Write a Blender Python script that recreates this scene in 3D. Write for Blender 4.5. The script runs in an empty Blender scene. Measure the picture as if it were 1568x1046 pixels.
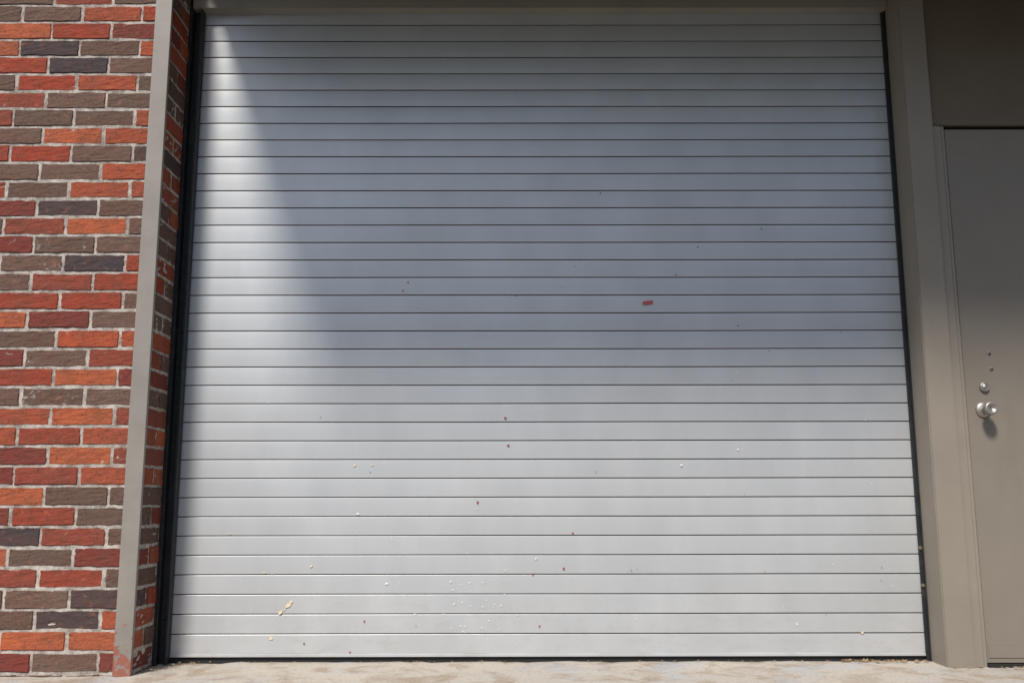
import bpy, bmesh, math, random
from mathutils import Matrix, Vector, noise as mn
random.seed(7)
scene=bpy.context.scene
scene.view_settings.view_transform='Standard'
scene.view_settings.look='None'
scene.view_settings.exposure=0

# ---------------- helpers ----------------
class NT:
    def __init__(s,name):
        s.m=bpy.data.materials.new(name); s.m.use_nodes=True
        s.t=s.m.node_tree; s.b=s.t.nodes['Principled BSDF']
        s.geo=s.n('ShaderNodeNewGeometry'); s.pos=s.geo.outputs['Position']
    def n(s,typ,**kw):
        nd=s.t.nodes.new(typ)
        for k,v in kw.items(): setattr(nd,k,v)
        return nd
    def lk(s,a,b): s.t.links.new(a,b)
    def put(s,sock,v):
        if isinstance(v,bpy.types.NodeSocket): s.lk(v,sock)
        elif isinstance(v,(tuple,list)) and len(v)==3 and sock.type=='RGBA': sock.default_value=(*v,1)
        else: sock.default_value=v
    def noise(s,scale=5,detail=3,rough=.5,vec=None,stretch=None,dist=0):
        v=vec or s.pos
        if stretch:
            mp=s.n('ShaderNodeMapping'); s.lk(v,mp.inputs['Vector']); mp.inputs['Scale'].default_value=stretch; v=mp.outputs[0]
        nd=s.n('ShaderNodeTexNoise'); s.lk(v,nd.inputs['Vector'])
        nd.inputs['Scale'].default_value=scale; nd.inputs['Detail'].default_value=detail
        nd.inputs['Roughness'].default_value=rough; nd.inputs['Distortion'].default_value=dist
        return nd.outputs[0]
    def ramp(s,fac,stops,interp='LINEAR'):
        nd=s.n('ShaderNodeValToRGB'); nd.color_ramp.interpolation=interp
        cr=nd.color_ramp
        while len(cr.elements)<len(stops): cr.elements.new(.5)
        for e,(p,c) in zip(cr.elements,stops):
            e.position=p; e.color=(*c,1) if isinstance(c,tuple) else (c,c,c,1)
        s.lk(fac,nd.inputs[0]); return nd.outputs[0]
    def mix(s,fac,a,b,mode='MIX'):
        nd=s.n('ShaderNodeMix',data_type='RGBA',blend_type=mode)
        s.put(nd.inputs[0],fac); s.put(nd.inputs[6],a); s.put(nd.inputs[7],b); return nd.outputs[2]
    def math(s,op,a,b=0.0,c=None):
        nd=s.n('ShaderNodeMath',operation=op); s.put(nd.inputs[0],a); s.put(nd.inputs[1],b)
        if c is not None: s.put(nd.inputs[2],c)
        return nd.outputs[0]
    def bump(s,h,strength=.3,dist=.002,prev=None):
        nd=s.n('ShaderNodeBump'); nd.inputs['Strength'].default_value=strength; nd.inputs['Distance'].default_value=dist
        s.lk(h,nd.inputs['Height'])
        if prev: s.lk(prev,nd.inputs['Normal'])
        return nd.outputs[0]
    def out(s,col,rough=.6,normal=None,metal=0,spec=.5):
        s.put(s.b.inputs['Base Color'],col); s.put(s.b.inputs['Roughness'],rough)
        s.b.inputs['Metallic'].default_value=metal; s.b.inputs['Specular IOR Level'].default_value=spec
        if normal: s.lk(normal,s.b.inputs['Normal'])
        return s.m
def new_obj(name,bm,mat,parent=None,smooth=False):
    me=bpy.data.meshes.new(name); bmesh.ops.recalc_face_normals(bm,faces=bm.faces); bm.to_mesh(me); bm.free()
    if smooth:
        for p in me.polygons: p.use_smooth=True
    me.materials.append(mat)
    o=bpy.data.objects.new(name,me); scene.collection.objects.link(o)
    if parent: o.parent=parent
    return o
def empty(name,loc=(0,0,0)):
    o=bpy.data.objects.new(name,None); scene.collection.objects.link(o); return o
def addbox(bm,x0,x1,y0,y1,z0,z1):
    v=[bm.verts.new((x,y,z)) for x in (x0,x1) for y in (y0,y1) for z in (z0,z1)]
    for f in ((0,1,3,2),(4,6,7,5),(0,4,5,1),(2,3,7,6),(0,2,6,4),(1,5,7,3)): bm.faces.new([v[i] for i in f])
def box(name,x0,x1,y0,y1,z0,z1,mat,parent=None,bev=.002):
    bm=bmesh.new(); addbox(bm,x0,x1,y0,y1,z0,z1)
    bmesh.ops.recalc_face_normals(bm,faces=bm.faces)
    if bev: bmesh.ops.bevel(bm,geom=list(bm.edges),offset=bev,segments=2,affect='EDGES')
    return new_obj(name,bm,mat,parent)
def lathe(name,prof,loc,mat,parent=None,n=40,smooth=True):
    bm=bmesh.new(); rings=[]
    for r,d in prof:
        rings.append([bm.verts.new((loc[0]+r*math.cos(2*math.pi*i/n),loc[1]-d,loc[2]+r*math.sin(2*math.pi*i/n))) for i in range(n)])
    for a,b in zip(rings,rings[1:]):
        for i in range(n): bm.faces.new((a[i],a[(i+1)%n],b[(i+1)%n],b[i]))
    bm.faces.new(rings[-1])
    return new_obj(name,bm,mat,parent,smooth)

# ---------------- constants (metres) ----------------
HW=1.428; CX=-1.478; BD=-.26; TOP=4.2
SUN=Vector((.278*1.35,1,-1.35))     # direction light travels

# ---------------- materials ----------------
m=NT('painted_slat_steel')
sx=m.n('ShaderNodeSeparateXYZ'); m.lk(m.pos,sx.inputs[0])
sl=m.math('FLOOR',m.math('DIVIDE',m.math('SUBTRACT',sx.outputs[2],.105),.073))
cv=m.n('ShaderNodeCombineXYZ'); m.lk(m.math('MULTIPLY',sx.outputs[0],2.6),cv.inputs[0]); m.lk(m.math('MULTIPLY',sl,.37),cv.inputs[2])
patch=m.noise(1.6,3,.6,vec=cv.outputs[0])
grime=m.noise(1.3,5,.6)
fine=m.noise(60,4,.7)
col=m.mix(m.ramp(patch,[(.3,0.0),(.7,1.0)]),(.47,.482,.492),(.54,.552,.56))
col=m.mix(m.math('MULTIPLY',m.ramp(grime,[(.42,0.0),(.72,1.0)]),.3),col,(.40,.39,.365))
spk=m.noise(190,2,.5)
col=m.mix(m.math('MULTIPLY',m.ramp(spk,[(.72,0.0),(.76,1.0)]),.35),col,(.68,.68,.67))
low=m.n('ShaderNodeMapRange'); m.lk(sx.outputs[2],low.inputs[0]); low.inputs[1].default_value=.35; low.inputs[2].default_value=0; low.inputs[3].default_value=0; low.inputs[4].default_value=1
scuff=m.noise(9,5,.7,stretch=(1,1,2.5))
col=m.mix(m.math('MULTIPLY',m.math('MULTIPLY',low.outputs[0],m.ramp(scuff,[(.5,0.0),(.7,1.0)])),.4),col,(.36,.34,.31))
nb=m.bump(patch,.8,.004); nb=m.bump(fine,.08,.0006,nb)
M_SLAT=m.out(col,m.math('ADD',m.math('MULTIPLY',grime,.15),.31),nb,metal=.30)
m=NT('slat_joint_shade'); M_JOINT=m.out((.06,.058,.055),.9,spec=.2)  # shade painted into the grooves, hides ledges the sun would light

def taupe(name,base,dark,rust=.15):
    m=NT(name); g=m.noise(2.2,5,.65); f=m.noise(45,4,.7); st=m.noise(7,4,.6,stretch=(1,1,.15))
    c=m.mix(m.ramp(g,[(.3,0.0),(.7,1.0)]),base,dark)
    c=m.mix(m.math('MULTIPLY',m.ramp(st,[(.55,0.0),(.75,1.0)]),.3),c,tuple(x*.6 for x in base))
    c=m.mix(m.math('MULTIPLY',m.ramp(f,[(.66,0.0),(.73,1.0)]),rust),c,(.12,.06,.035))
    return m.out(c,.48,m.bump(m.noise(180,3,.6),.12,.0008))
M_JAMB=taupe('taupe_painted_steel',(.262,.226,.182),(.222,.19,.152),.2)
M_LEAF=taupe('taupe_painted_door',(.215,.186,.150),(.188,.162,.129),.08)
M_PANEL=taupe('brown_wall_panel',(.145,.112,.072),(.118,.09,.058),.05)
M_LINT=taupe('lintel_paint',(.33,.31,.26),(.27,.25,.21))
M_CAN=taupe('canopy_paint',(.07,.055,.036),(.058,.045,.03))

m=NT('corner_guard_paint')
s2=m.n('ShaderNodeSeparateXYZ'); m.lk(m.pos,s2.inputs[0])
g=m.noise(6,5,.65); ch=m.noise(28,5,.7)
c=m.mix(m.ramp(g,[(.3,0.0),(.7,1.0)]),(.255,.23,.20),(.20,.18,.155))
mr=m.n('ShaderNodeMapRange'); m.lk(s2.outputs[2],mr.inputs[0]); mr.inputs[1].default_value=.28; mr.inputs[2].default_value=0; mr.inputs[3].default_value=-.12; mr.inputs[4].default_value=.16
c=m.mix(m.ramp(m.math('ADD',ch,mr.outputs[0]),[(.6,0.0),(.63,1.0)]),c,(.26,.09,.06))
M_GUARD=m.out(c,.5,m.bump(ch,.25,.002))

m=NT('brick')
rnd=m.geo.outputs['Random Per Island']
c=m.ramp(rnd,[(0,(.29,.05,.026)),(.15,(.115,.078,.06)),(.30,(.36,.075,.034)),(.45,(.18,.034,.026)),(.57,(.052,.044,.048)),(.64,(.14,.09,.07)),(.75,(.40,.10,.042)),(.86,(.25,.055,.034))],'CONSTANT')
jit=m.math('FRACT',m.math('MULTIPLY',rnd,37.7))
c=m.mix(m.math('MULTIPLY',jit,.28),c,(.13,.065,.048))
mo=m.noise(14,5,.7); fi=m.noise(90,4,.75); vf=m.noise(230,3,.7)
c=m.mix(m.math('MULTIPLY',m.ramp(mo,[(.4,0.0),(.66,1.0)]),.45),c,(.12,.055,.038))
c=m.mix(m.math('MULTIPLY',m.ramp(fi,[(.54,0.0),(.66,1.0)]),.55),c,(.05,.032,.028))
c=m.mix(m.math('MULTIPLY',m.ramp(vf,[(.60,0.0),(.68,1.0)]),.5),c,(.03,.022,.02))
c=m.mix(m.math('MULTIPLY',m.ramp(m.noise(33,4,.7),[(.6,0.0),(.7,1.0)]),.3),c,(.42,.15,.08))
sm=m.noise(11,6,.75,dist=.6); reg=m.noise(1.7,2,.5)
c=m.mix(m.math('MULTIPLY',m.ramp(m.math('ADD',sm,m.math('MULTIPLY',reg,.3)),[(.80,0.0),(.85,1.0)]),.65),c,(.42,.385,.355))
M_BRICK=m.out(c,.88,m.bump(fi,.9,.004,m.bump(mo,.6,.005)),spec=.2)
m=NT('mortar')
g=m.noise(26,5,.75)
c=m.mix(m.ramp(g,[(.38,0.0),(.62,1.0)]),(.50,.45,.40),(.22,.185,.16))
M_MORT=m.out(c,.95,m.bump(m.noise(120,4,.7),.8,.004),spec=.2)

m=NT('black_guide_paint'); M_BLACK=m.out(m.mix(m.ramp(m.noise(20,4,.7),[(.5,0.0),(.7,1.0)]),(.014,.016,.018),(.035,.035,.034)),.5,m.bump(m.noise(80,3),.2,.001))
m=NT('flat_black'); M_FLATBLK=m.out((.012,.012,.012),.8)  # flat black for the painted door gap and the threshold
m=NT('worn_nickel'); M_NICK=m.out(m.mix(m.noise(40,3),(.30,.28,.245),(.44,.41,.365)),.42,metal=.75)
m=NT('dull_bolt'); M_BOLT=m.out((.14,.11,.07),.6)
m=NT('interior_dark'); M_INT=m.out((.03,.03,.03),.9)
m=NT('red_tape'); M_TAPE=m.out(m.mix(m.noise(300,3),(.40,.05,.055),(.52,.12,.11)),.5)
m=NT('red_speck'); M_RED=m.out((.30,.045,.05),.5)
m=NT('dark_speck'); M_DSP=m.out((.09,.06,.06),.6)
m=NT('white_speck'); M_WSP=m.out((.76,.77,.77),.6)
m=NT('yellow_speck'); M_YSP=m.out((.64,.55,.37),.6)
m=NT('dead_leaf'); M_LEAFB=m.out(m.mix(m.noise(80,3),(.14,.08,.04),(.30,.21,.11)),.8)

m=NT('concrete')
a=m.noise(.9,5,.6); b=m.noise(7,6,.7,dist=.5); d=m.noise(70,4,.75)
c=m.mix(m.ramp(a,[(.3,0.0),(.7,1.0)]),(.42,.375,.315),(.36,.33,.29))
c=m.mix(m.math('MULTIPLY',m.ramp(b,[(.49,0.0),(.63,1.0)]),.6),c,(.23,.155,.095))
c=m.mix(m.math('MULTIPLY',m.ramp(m.noise(3.1,4,.6),[(.54,0.0),(.64,1.0)]),.5),c,(.33,.35,.385))
c=m.mix(m.math('MULTIPLY',m.ramp(d,[(.55,0.0),(.67,1.0)]),.6),c,(.12,.10,.08))
M_CONC=m.out(c,.85,m.bump(d,.6,.003,m.bump(b,.4,.006)),spec=.3)
m=NT('asphalt')
M_ASPH=m.out(m.mix(m.ramp(m.noise(120,4,.7),[(.4,0.0),(.7,1.0)]),(.045,.044,.043),(.09,.087,.082)),.9,m.bump(m.noise(150,3),.6,.004))
m=NT('opposite_brick')
bt=m.n('ShaderNodeTexBrick'); mp=m.n('ShaderNodeMapping'); mp.inputs['Rotation'].default_value=(math.pi/2,0,0); m.lk(m.pos,mp.inputs[0]); m.lk(mp.outputs[0],bt.inputs[0])
bt.inputs['Color1'].default_value=(.16,.07,.045,1); bt.inputs['Color2'].default_value=(.10,.06,.045,1); bt.inputs['Mortar'].default_value=(.25,.22,.2,1); bt.inputs['Scale'].default_value=4
M_OB=m.out(bt.outputs[0],.9)
m=NT('window_glass'); M_GLASS=m.out((.03,.035,.04),.1)

# ---------------- ground ----------------
bm=bmesh.new()
xs=[-300,-40,-8,-5]+[-3+i*.04 for i in range(151)]+[5,8,40,300]
ys=[-300,-60,-15,-6,-3,-2.2,-1.5,-.8]+[-.6+.03*i for i in range(21)]+[.1,.5,6,300]
def gz(x,y):
    z=0
    if y<-.35: z-=min((-.35-y)*.02,.02)
    if -3<x<3 and -.7<y<.02:
        z+=.004*mn.noise(Vector((x*6,y*9,0)))+.003*mn.noise(Vector((x*22,y*22,5)))
        if x<-1.2: z-=.004
    return z
g=[[bm.verts.new((x,y,gz(x,y))) for x in xs] for y in ys]
for j in range(len(ys)-1):
    for i in range(len(xs)-1): bm.faces.new((g[j][i],g[j][i+1],g[j+1][i+1],g[j+1][i]))
new_obj('concrete_ground',bm,M_CONC,smooth=True)
box('added_bounce_cut_asphalt',-60,60,-27,-1.5,-.03,-.014,M_ASPH,None,0)  # unseen dark sheet, added to cut ground bounce onto the door
# unseen building, added to block low sky and darken the door top
ob=empty('added_sky_blocker')
box('main_block',-22,5,-40,-28,-.1,4.6,M_OB,ob,0)
box('parapet',-22.2,5.0,-40.2,-27.8,4.6,4.9,M_CAN,ob,.01)
box('tall_block',5.01,30,-40,-25,-.1,8.6,M_OB,ob,0)  # taller part, shaped to dim the right side of the door
box('tall_parapet',5.01,30.2,-40.2,-24.8,8.6,9.0,M_CAN,ob,.01)
for i in range(6):
    box('window_%d'%i,-20+i*4,-18+i*4,-27.98,-27.9,1.2,3.0,M_GLASS,ob,0)
    box('sill_%d'%i,-20.1+i*4,-17.9+i*4,-27.98,-27.8,1.05,1.19,M_CAN,ob,0)
for i in range(3): box('dock_door_%d'%i,8+i*7,12+i*7,-24.98,-24.93,0,3.6,M_JAMB,ob,0)

# ---------------- brick wall ----------------
brick=empty('brick_wall')
bm=bmesh.new(); P=.0722; L=.235; J=.0092; W=.11
def abrick(x0,x1,y0,y1,z):
    j=lambda s=.0012: random.uniform(-s,s)
    h=P-J
    addbox(bm,x0+j(.002),x1+j(.002),y0+j(.0015),y1,z+j(),z+h+j())
nrow=int(TOP/P)
for k in range(nrow):
    z=-.062+k*P
    if k%2==0:
        x=CX
        while x>-6: 
            xl=x-(L-J); abrick(xl,x,BD,BD+W,z); x-=L
        abrick(CX-W,CX,BD+W+J,-.004,z)
    else:
        abrick(CX-W,CX,BD,BD+L-J-.02,z)
        abrick(CX-W,CX,BD+L-.02,-.004,z)
        x=CX-W-J
        while x>-6:
            xl=x-(L-J); abrick(xl,x,BD,BD+W,z); x-=L
bmesh.ops.recalc_face_normals(bm,faces=bm.faces)
bmesh.ops.bevel(bm,geom=list(bm.edges),offset=.0026,segments=2,affect='EDGES')
ed=[e for e in bm.edges if e.calc_length()>.035 and e.verts[0].co.x>-2.25 and e.verts[0].co.z<2.9]
bmesh.ops.subdivide_edges(bm,edges=ed,cuts=7,use_grid_fill=True)
for v in bm.verts:
    p=v.co.copy()
    q=Vector((mn.noise(p*55),mn.noise(p*55+Vector((9,0,0)))*.6,mn.noise(p*55+Vector((0,7,0)))))*.0026
    q+=Vector((mn.noise(p*160),mn.noise(p*160+Vector((9,0,0)))*.6,mn.noise(p*160+Vector((0,7,0)))))*.0022
    v.co=p+q
new_obj('bricks',bm,M_BRICK,brick)
box('mortar_core',-6,CX-.0025,BD+.0025,.15,-.08,TOP,M_MORT,brick,0)

# corner guard
cg=empty('steel_corner_guard')
bm=bmesh.new()
addbox(bm,CX-.058,CX+.006,BD-.010,BD-.0045,-.01,TOP)
addbox(bm,CX+.0035,CX+.0062,BD-.0044,BD+.006,-.01,TOP)
bmesh.ops.bevel(bm,geom=list(bm.edges),offset=.0012,segments=1,affect='EDGES')
new_obj('guard_flange',bm,M_GUARD,cg)

# ---------------- roll-up door ----------------
door=empty('roll_up_door')
S=.073; Z0=.105
prof=[(.0,.026,0)]
for i in range(-1,36):
    a=Z0+i*S; b=a+S
    if i==-1: a=.026
    else: prof.append((.010,a-.0002,i))
    prof+= [(.0010,a+.0004,i),(.0,a+.0016,i),(-.0003,a+.02,i),(-.0004,(a+b)/2,i),(-.0002,b-.015,i),(.0003,b-.0044,i),(.0010,b-.0034,i),(.010,b-.0029,i)]
bm=bmesh.new(); nx=60
rows=[]
for (y,z,sidx) in prof:
    rr=[]
    for i in range(nx+1):
        x=-HW-.02+(2*HW+.04)*i/nx
        dy=.0007*mn.noise(Vector((x*1.8,sidx*.8,1)))+.0022*mn.noise(Vector((x*.5,z*.6,3)))
        dz=.0009*mn.noise(Vector((x*1.1,z*4.3,8)))
        rr.append(bm.verts.new((x,y+dy,z+dz)))
    rows.append(rr)
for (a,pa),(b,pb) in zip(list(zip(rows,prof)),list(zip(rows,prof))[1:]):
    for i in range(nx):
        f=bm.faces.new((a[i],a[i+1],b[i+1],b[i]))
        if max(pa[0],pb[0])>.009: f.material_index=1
cur=new_obj('slat_curtain',bm,M_SLAT,door,True)
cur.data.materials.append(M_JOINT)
cur.data.set_sharp_from_angle(angle=math.radians(25))
box('bottom_bar',-HW-.01,HW+.01,-.006,.012,.020,.0285,M_SLAT,door,.001)
box('bottom_gap_shade',-HW-.02,HW+.02,.004,.03,-.01,.0198,M_FLATBLK,door,0)  # black strip standing in for the shaded open gap under the door
bm=bmesh.new()
addbox(bm,CX-.02,-HW,-.012,-.004,-.01,2.78)
addbox(bm,-HW-.008,-HW,-.045,-.0125,-.01,2.78)
addbox(bm,CX-.02,CX+.012,-.05,-.0125,-.01,2.78)
bmesh.ops.bevel(bm,geom=list(bm.edges),offset=.0012,segments=1,affect='EDGES')
new_obj('guide_left_part',bm,M_BLACK,door)
bm=bmesh.new()
addbox(bm,HW+.002,1.444,-.012,-.004,-.01,2.78)
addbox(bm,1.440,1.4445,-.022,-.0125,-.01,2.78)
new_obj('guide_right_part',bm,M_BLACK,door)
for i,z in enumerate((.15,1.13,1.27,2.2)):
    lathe('guide_bolt_%d'%i,[(.011,0),(.011,.004),(.008,.008)],(-1.448,-.0125,z),M_BLACK,door,6,False)
for i,z in enumerate((.42,.28)):
    lathe('guide_bolt_r_%d'%i,[(.007,0),(.007,.006)],(1.434,-.012,z),M_BOLT,door,6,False)

yy=[0]
def blob(bm,x,z,r,asp=1,ang=0):
    yy[0]=(yy[0]+1)%40
    y=-.0030-.00003*yy[0]
    n=9; c=[]
    for i in range(n):
        t=2*math.pi*i/n; rr=r*random.uniform(.6,1.3)
        u=rr*math.cos(t)*asp; w=rr*math.sin(t)
        c.append(bm.verts.new((x+u*math.cos(ang)-w*math.sin(ang),y,z+u*math.sin(ang)+w*math.cos(ang))))
    bm.faces.new(c)
red=[(-.552,1.469,.0035),(-.573,1.434,.0035),(-.16,.922,.005),(-.149,.814,.005),(-.269,.595,.0045),(.063,.344,.0045),(-.055,.323,.0035),(-.031,.131,.0035),(.1,.477,.0035),(.53,1.5,.0028),(-.115,1.415,.0032),(-.697,.149,.0035),(-.749,.037,.0035)]
drk=[(.23,1.842,.0034),(.622,1.615,.0034),(.773,1.29,.0034),(.885,1.691,.0034),(-.923,.068,.0034)]
wht=[(-.732,.551,.005),(-.615,.289,.005),(-.37,.296,.004),(-.044,.381,.0035),(.528,.737,.0045),(.752,.798,.004),(.949,.137,.004),(.142,2.479,.004)]
yel=[(-1.05,.088,.007),(-.905,.356,.005),(-.75,.739,.005),(-.681,.739,.0035),(-1.085,.332,.004),(-1.225,.477,.004),(1.196,.105,.004)]
bm=bmesh.new()
for x,z,r in red: blob(bm,x,z,r,1.1)
new_obj('red_specks',bm,M_RED,door)
bm=bmesh.new()
for x,z,r in drk: blob(bm,x,z,r)
for i in range(36): blob(bm,random.uniform(-1.35,1.4),random.uniform(.1,2.5),random.uniform(.001,.0024))
new_obj('dark_specks',bm,M_DSP,door)
bm=bmesh.new()
for x,z,r in wht: blob(bm,x,z,r*.8,1.4,random.uniform(-1,1))
for i in range(42): blob(bm,random.gauss(-.3,.12),random.gauss(.2,.06),random.uniform(.0008,.0025),1.3,random.uniform(0,3))
for i in range(60): blob(bm,random.uniform(-1.3,1.35),abs(random.gauss(0,.7))+.06,random.uniform(.0008,.002),1.2,random.uniform(0,3))
new_obj('white_specks',bm,M_WSP,door)
bm=bmesh.new()
for x,z,r in yel: blob(bm,x,z,r,1.3,.6)
blob(bm,-.990,.210,.0085,1.7,.7); blob(bm,-.978,.222,.005,1.4,.5); blob(bm,-1.018,.184,.0065,1.8,.8); blob(bm,-1.004,.193,.003,1.3,.3); blob(bm,-.999,.172,.002,1,0)
new_obj('yellow_stains',bm,M_YSP,door)
bm=bmesh.new()
vs=[(.392,1.375),(.434,1.380),(.4335,1.394),(.412,1.391),(.393,1.389)]
v=[bm.verts.new((x,-.0046,z)) for x,z in vs]; bm.faces.new(v)
tp=new_obj('red_tape_piece',bm,M_TAPE,door)

# ---------------- lintel, wall above ----------------
box('steel_lintel',CX+.001,1.4442,-.05,.06,2.636,2.80,M_LINT,None,.002)
wp=empty('wall_panel')
box('panel_over_door',CX-.002,1.55,-.149,.3,2.803,TOP,M_PANEL,wp,0)
box('panel_transom',1.5505,5.5,-.127,.1,2.083,2.80,M_PANEL,wp,.002)
box('panel_upper_right',1.5505,5.5,-.127,.3,2.803,TOP,M_PANEL,wp,0)
box('panel_right',2.60,5.5,-.125,.1,-.02,2.079,M_PANEL,wp,.002)
inr=empty('building_interior')
box('back_wall',-6,5.5,5,5.1,-.1,TOP,M_INT,inr,0)
box('roof_deck',-6.05,5.55,.31,5.15,TOP+.002,TOP+.15,M_INT,inr,0)
box('side_wall_a',-6.1,-6.001,-.2,4.999,-.1,TOP,M_INT,inr,0)
box('side_wall_b',5.501,5.6,-.12,4.999,-.1,TOP,M_INT,inr,0)
can=empty('entrance_canopy')
box('canopy_slab',-1.428,5.4,-1.31,-.151,2.81,2.95,M_CAN,can,.004)
box('canopy_fascia',-1.436,5.408,-1.345,-1.311,2.80,3.02,M_CAN,can,.003)

# ---------------- steel jamb column ----------------
jb=empty('steel_jamb_column')
box('column',1.4452,1.549,-.15,.2,-.01,2.80,M_JAMB,jb,.004)

# ---------------- metal door ----------------
md=empty('metal_door')
box('frame_stile_hinge',2.535,2.597,-.135,.05,-.01,2.079,M_JAMB,md,.003)
box('frame_stile',1.5495,1.588,-.135,.05,-.01,2.079,M_JAMB,md,.004)
box('frame_stop',1.588,1.6015,-.128,.05,-.01,2.079,M_JAMB,md,.002)
box('door_leaf',1.6045,2.532,-.122,-.078,.012,2.068,M_LEAF,md,.002)
box('kick_strip',1.612,2.52,-.1245,-.1222,.03,.075,M_LEAF,md,.001)
box('threshold',1.603,2.534,-.14,.05,-.005,.009,M_FLATBLK,md,.002)
kx,kz=1.667,.940
lathe('knob_rose',[(.030,0),(.030,.003),(.026,.008),(.016,.011),(.0155,.011)],(kx,-.122,kz),M_NICK,md)
lathe('knob',[(.011,.009),(.0115,.028),(.015,.034),(.0225,.041),(.0255,.050),(.0255,.058),(.023,.066),(.019,.069),(.0175,.068),(.009,.0685),(.0088,.0665),(.0001,.0665)],(kx,-.122,kz),M_NICK,md)
lathe('deadbolt_collar',[(.019,0),(.0188,.006),(.016,.011),(.0125,.012),(.0120,.010)],(1.677,-.122,1.027),M_NICK,md)
lathe('deadbolt_core',[(.0118,.008),(.0118,.0125),(.0001,.013)],(1.677,-.122,1.027),M_NICK,md)
for i,(x,z) in enumerate(((1.708,1.159),(1.711,1.098))):
    lathe('plug_%d'%i,[(.0085,0),(.0075,.003),(.004,.0045)],(x,-.122,z),M_LEAF,md,16)
    lathe('plug_core_%d'%i,[(.0045,.004),(.0042,.0055)],(x,-.122,z),M_DSP,md,12)

# ---------------- debris ----------------
bm=bmesh.new()
def flake(x,y,s):
    n=6; c=[]; a0=random.uniform(0,6)
    for i in range(n):
        t=2*math.pi*i/n
        r=s*random.uniform(.5,1.1)
        c.append(bm.verts.new((x+r*math.cos(t+a0)*1.5,y+r*math.sin(t+a0)*.6,.004+abs(random.gauss(0,s*.5)))))
    ce=bm.verts.new((x,y,.006+s*.4))
    for i in range(n): bm.faces.new((c[i],c[(i+1)%n],ce))
for i in range(45): flake(random.uniform(1.1,1.43),random.uniform(-.05,-.008),random.uniform(.004,.010))
for i in range(60): flake(random.uniform(-1.42,1.4),random.uniform(-.03,-.008),random.uniform(.002,.005))
for i in range(25): flake(random.uniform(1.45,1.9),random.uniform(-.19,-.16),random.uniform(.003,.008))
for i in range(20): flake(random.uniform(-1.47,-1.3),random.uniform(-.2,-.02),random.uniform(.003,.007))
new_obj('dead_leaves',bm,M_LEAFB)

# ---------------- camera ----------------
cx,cy,cz,yaw,p,r=-.13911,-3.73296,.59833,.00154,.16706,-.00175
F=Vector((math.sin(yaw)*math.cos(p),math.cos(yaw)*math.cos(p),math.sin(p)))
R0=Vector((math.cos(yaw),-math.sin(yaw),0)); U0=R0.cross(F)
R=R0*math.cos(r)+U0*math.sin(r); U=-R0*math.sin(r)+U0*math.cos(r)
M=Matrix(((R.x,U.x,-F.x,cx),(R.y,U.y,-F.y,cy),(R.z,U.z,-F.z,cz),(0,0,0,1)))
cam=bpy.data.cameras.new('camera'); co=bpy.data.objects.new('camera',cam); scene.collection.objects.link(co)
co.matrix_world=M; cam.sensor_width=36; cam.lens=1450/1568*36; cam.clip_end=1000; cam.clip_start=.05
scene.camera=co

# ---------------- light ----------------
w=bpy.data.worlds.new('World'); scene.world=w; w.use_nodes=True
nt=w.node_tree; bg=nt.nodes['Background']
sky=nt.nodes.new('ShaderNodeTexSky'); sky.sky_type='NISHITA'; sky.sun_disc=False
d=(-SUN).normalized()
sky.sun_elevation=math.asin(d.z); sky.sun_rotation=math.atan2(d.x,d.y)
sky.dust_density=1.5; sky.air_density=1.1; sky.ozone_density=1.5
nt.links.new(sky.outputs[0],bg.inputs[0]); bg.inputs[1].default_value=.14
sl=bpy.data.lights.new('sun','SUN'); sl.energy=4.7; sl.angle=math.radians(9); sl.color=(1,.95,.88)
so=bpy.data.objects.new('sun',sl); scene.collection.objects.link(so)
so.rotation_mode='QUATERNION'; so.rotation_quaternion=SUN.to_track_quat('-Z','Y')
so.location=(-3,-8,11)
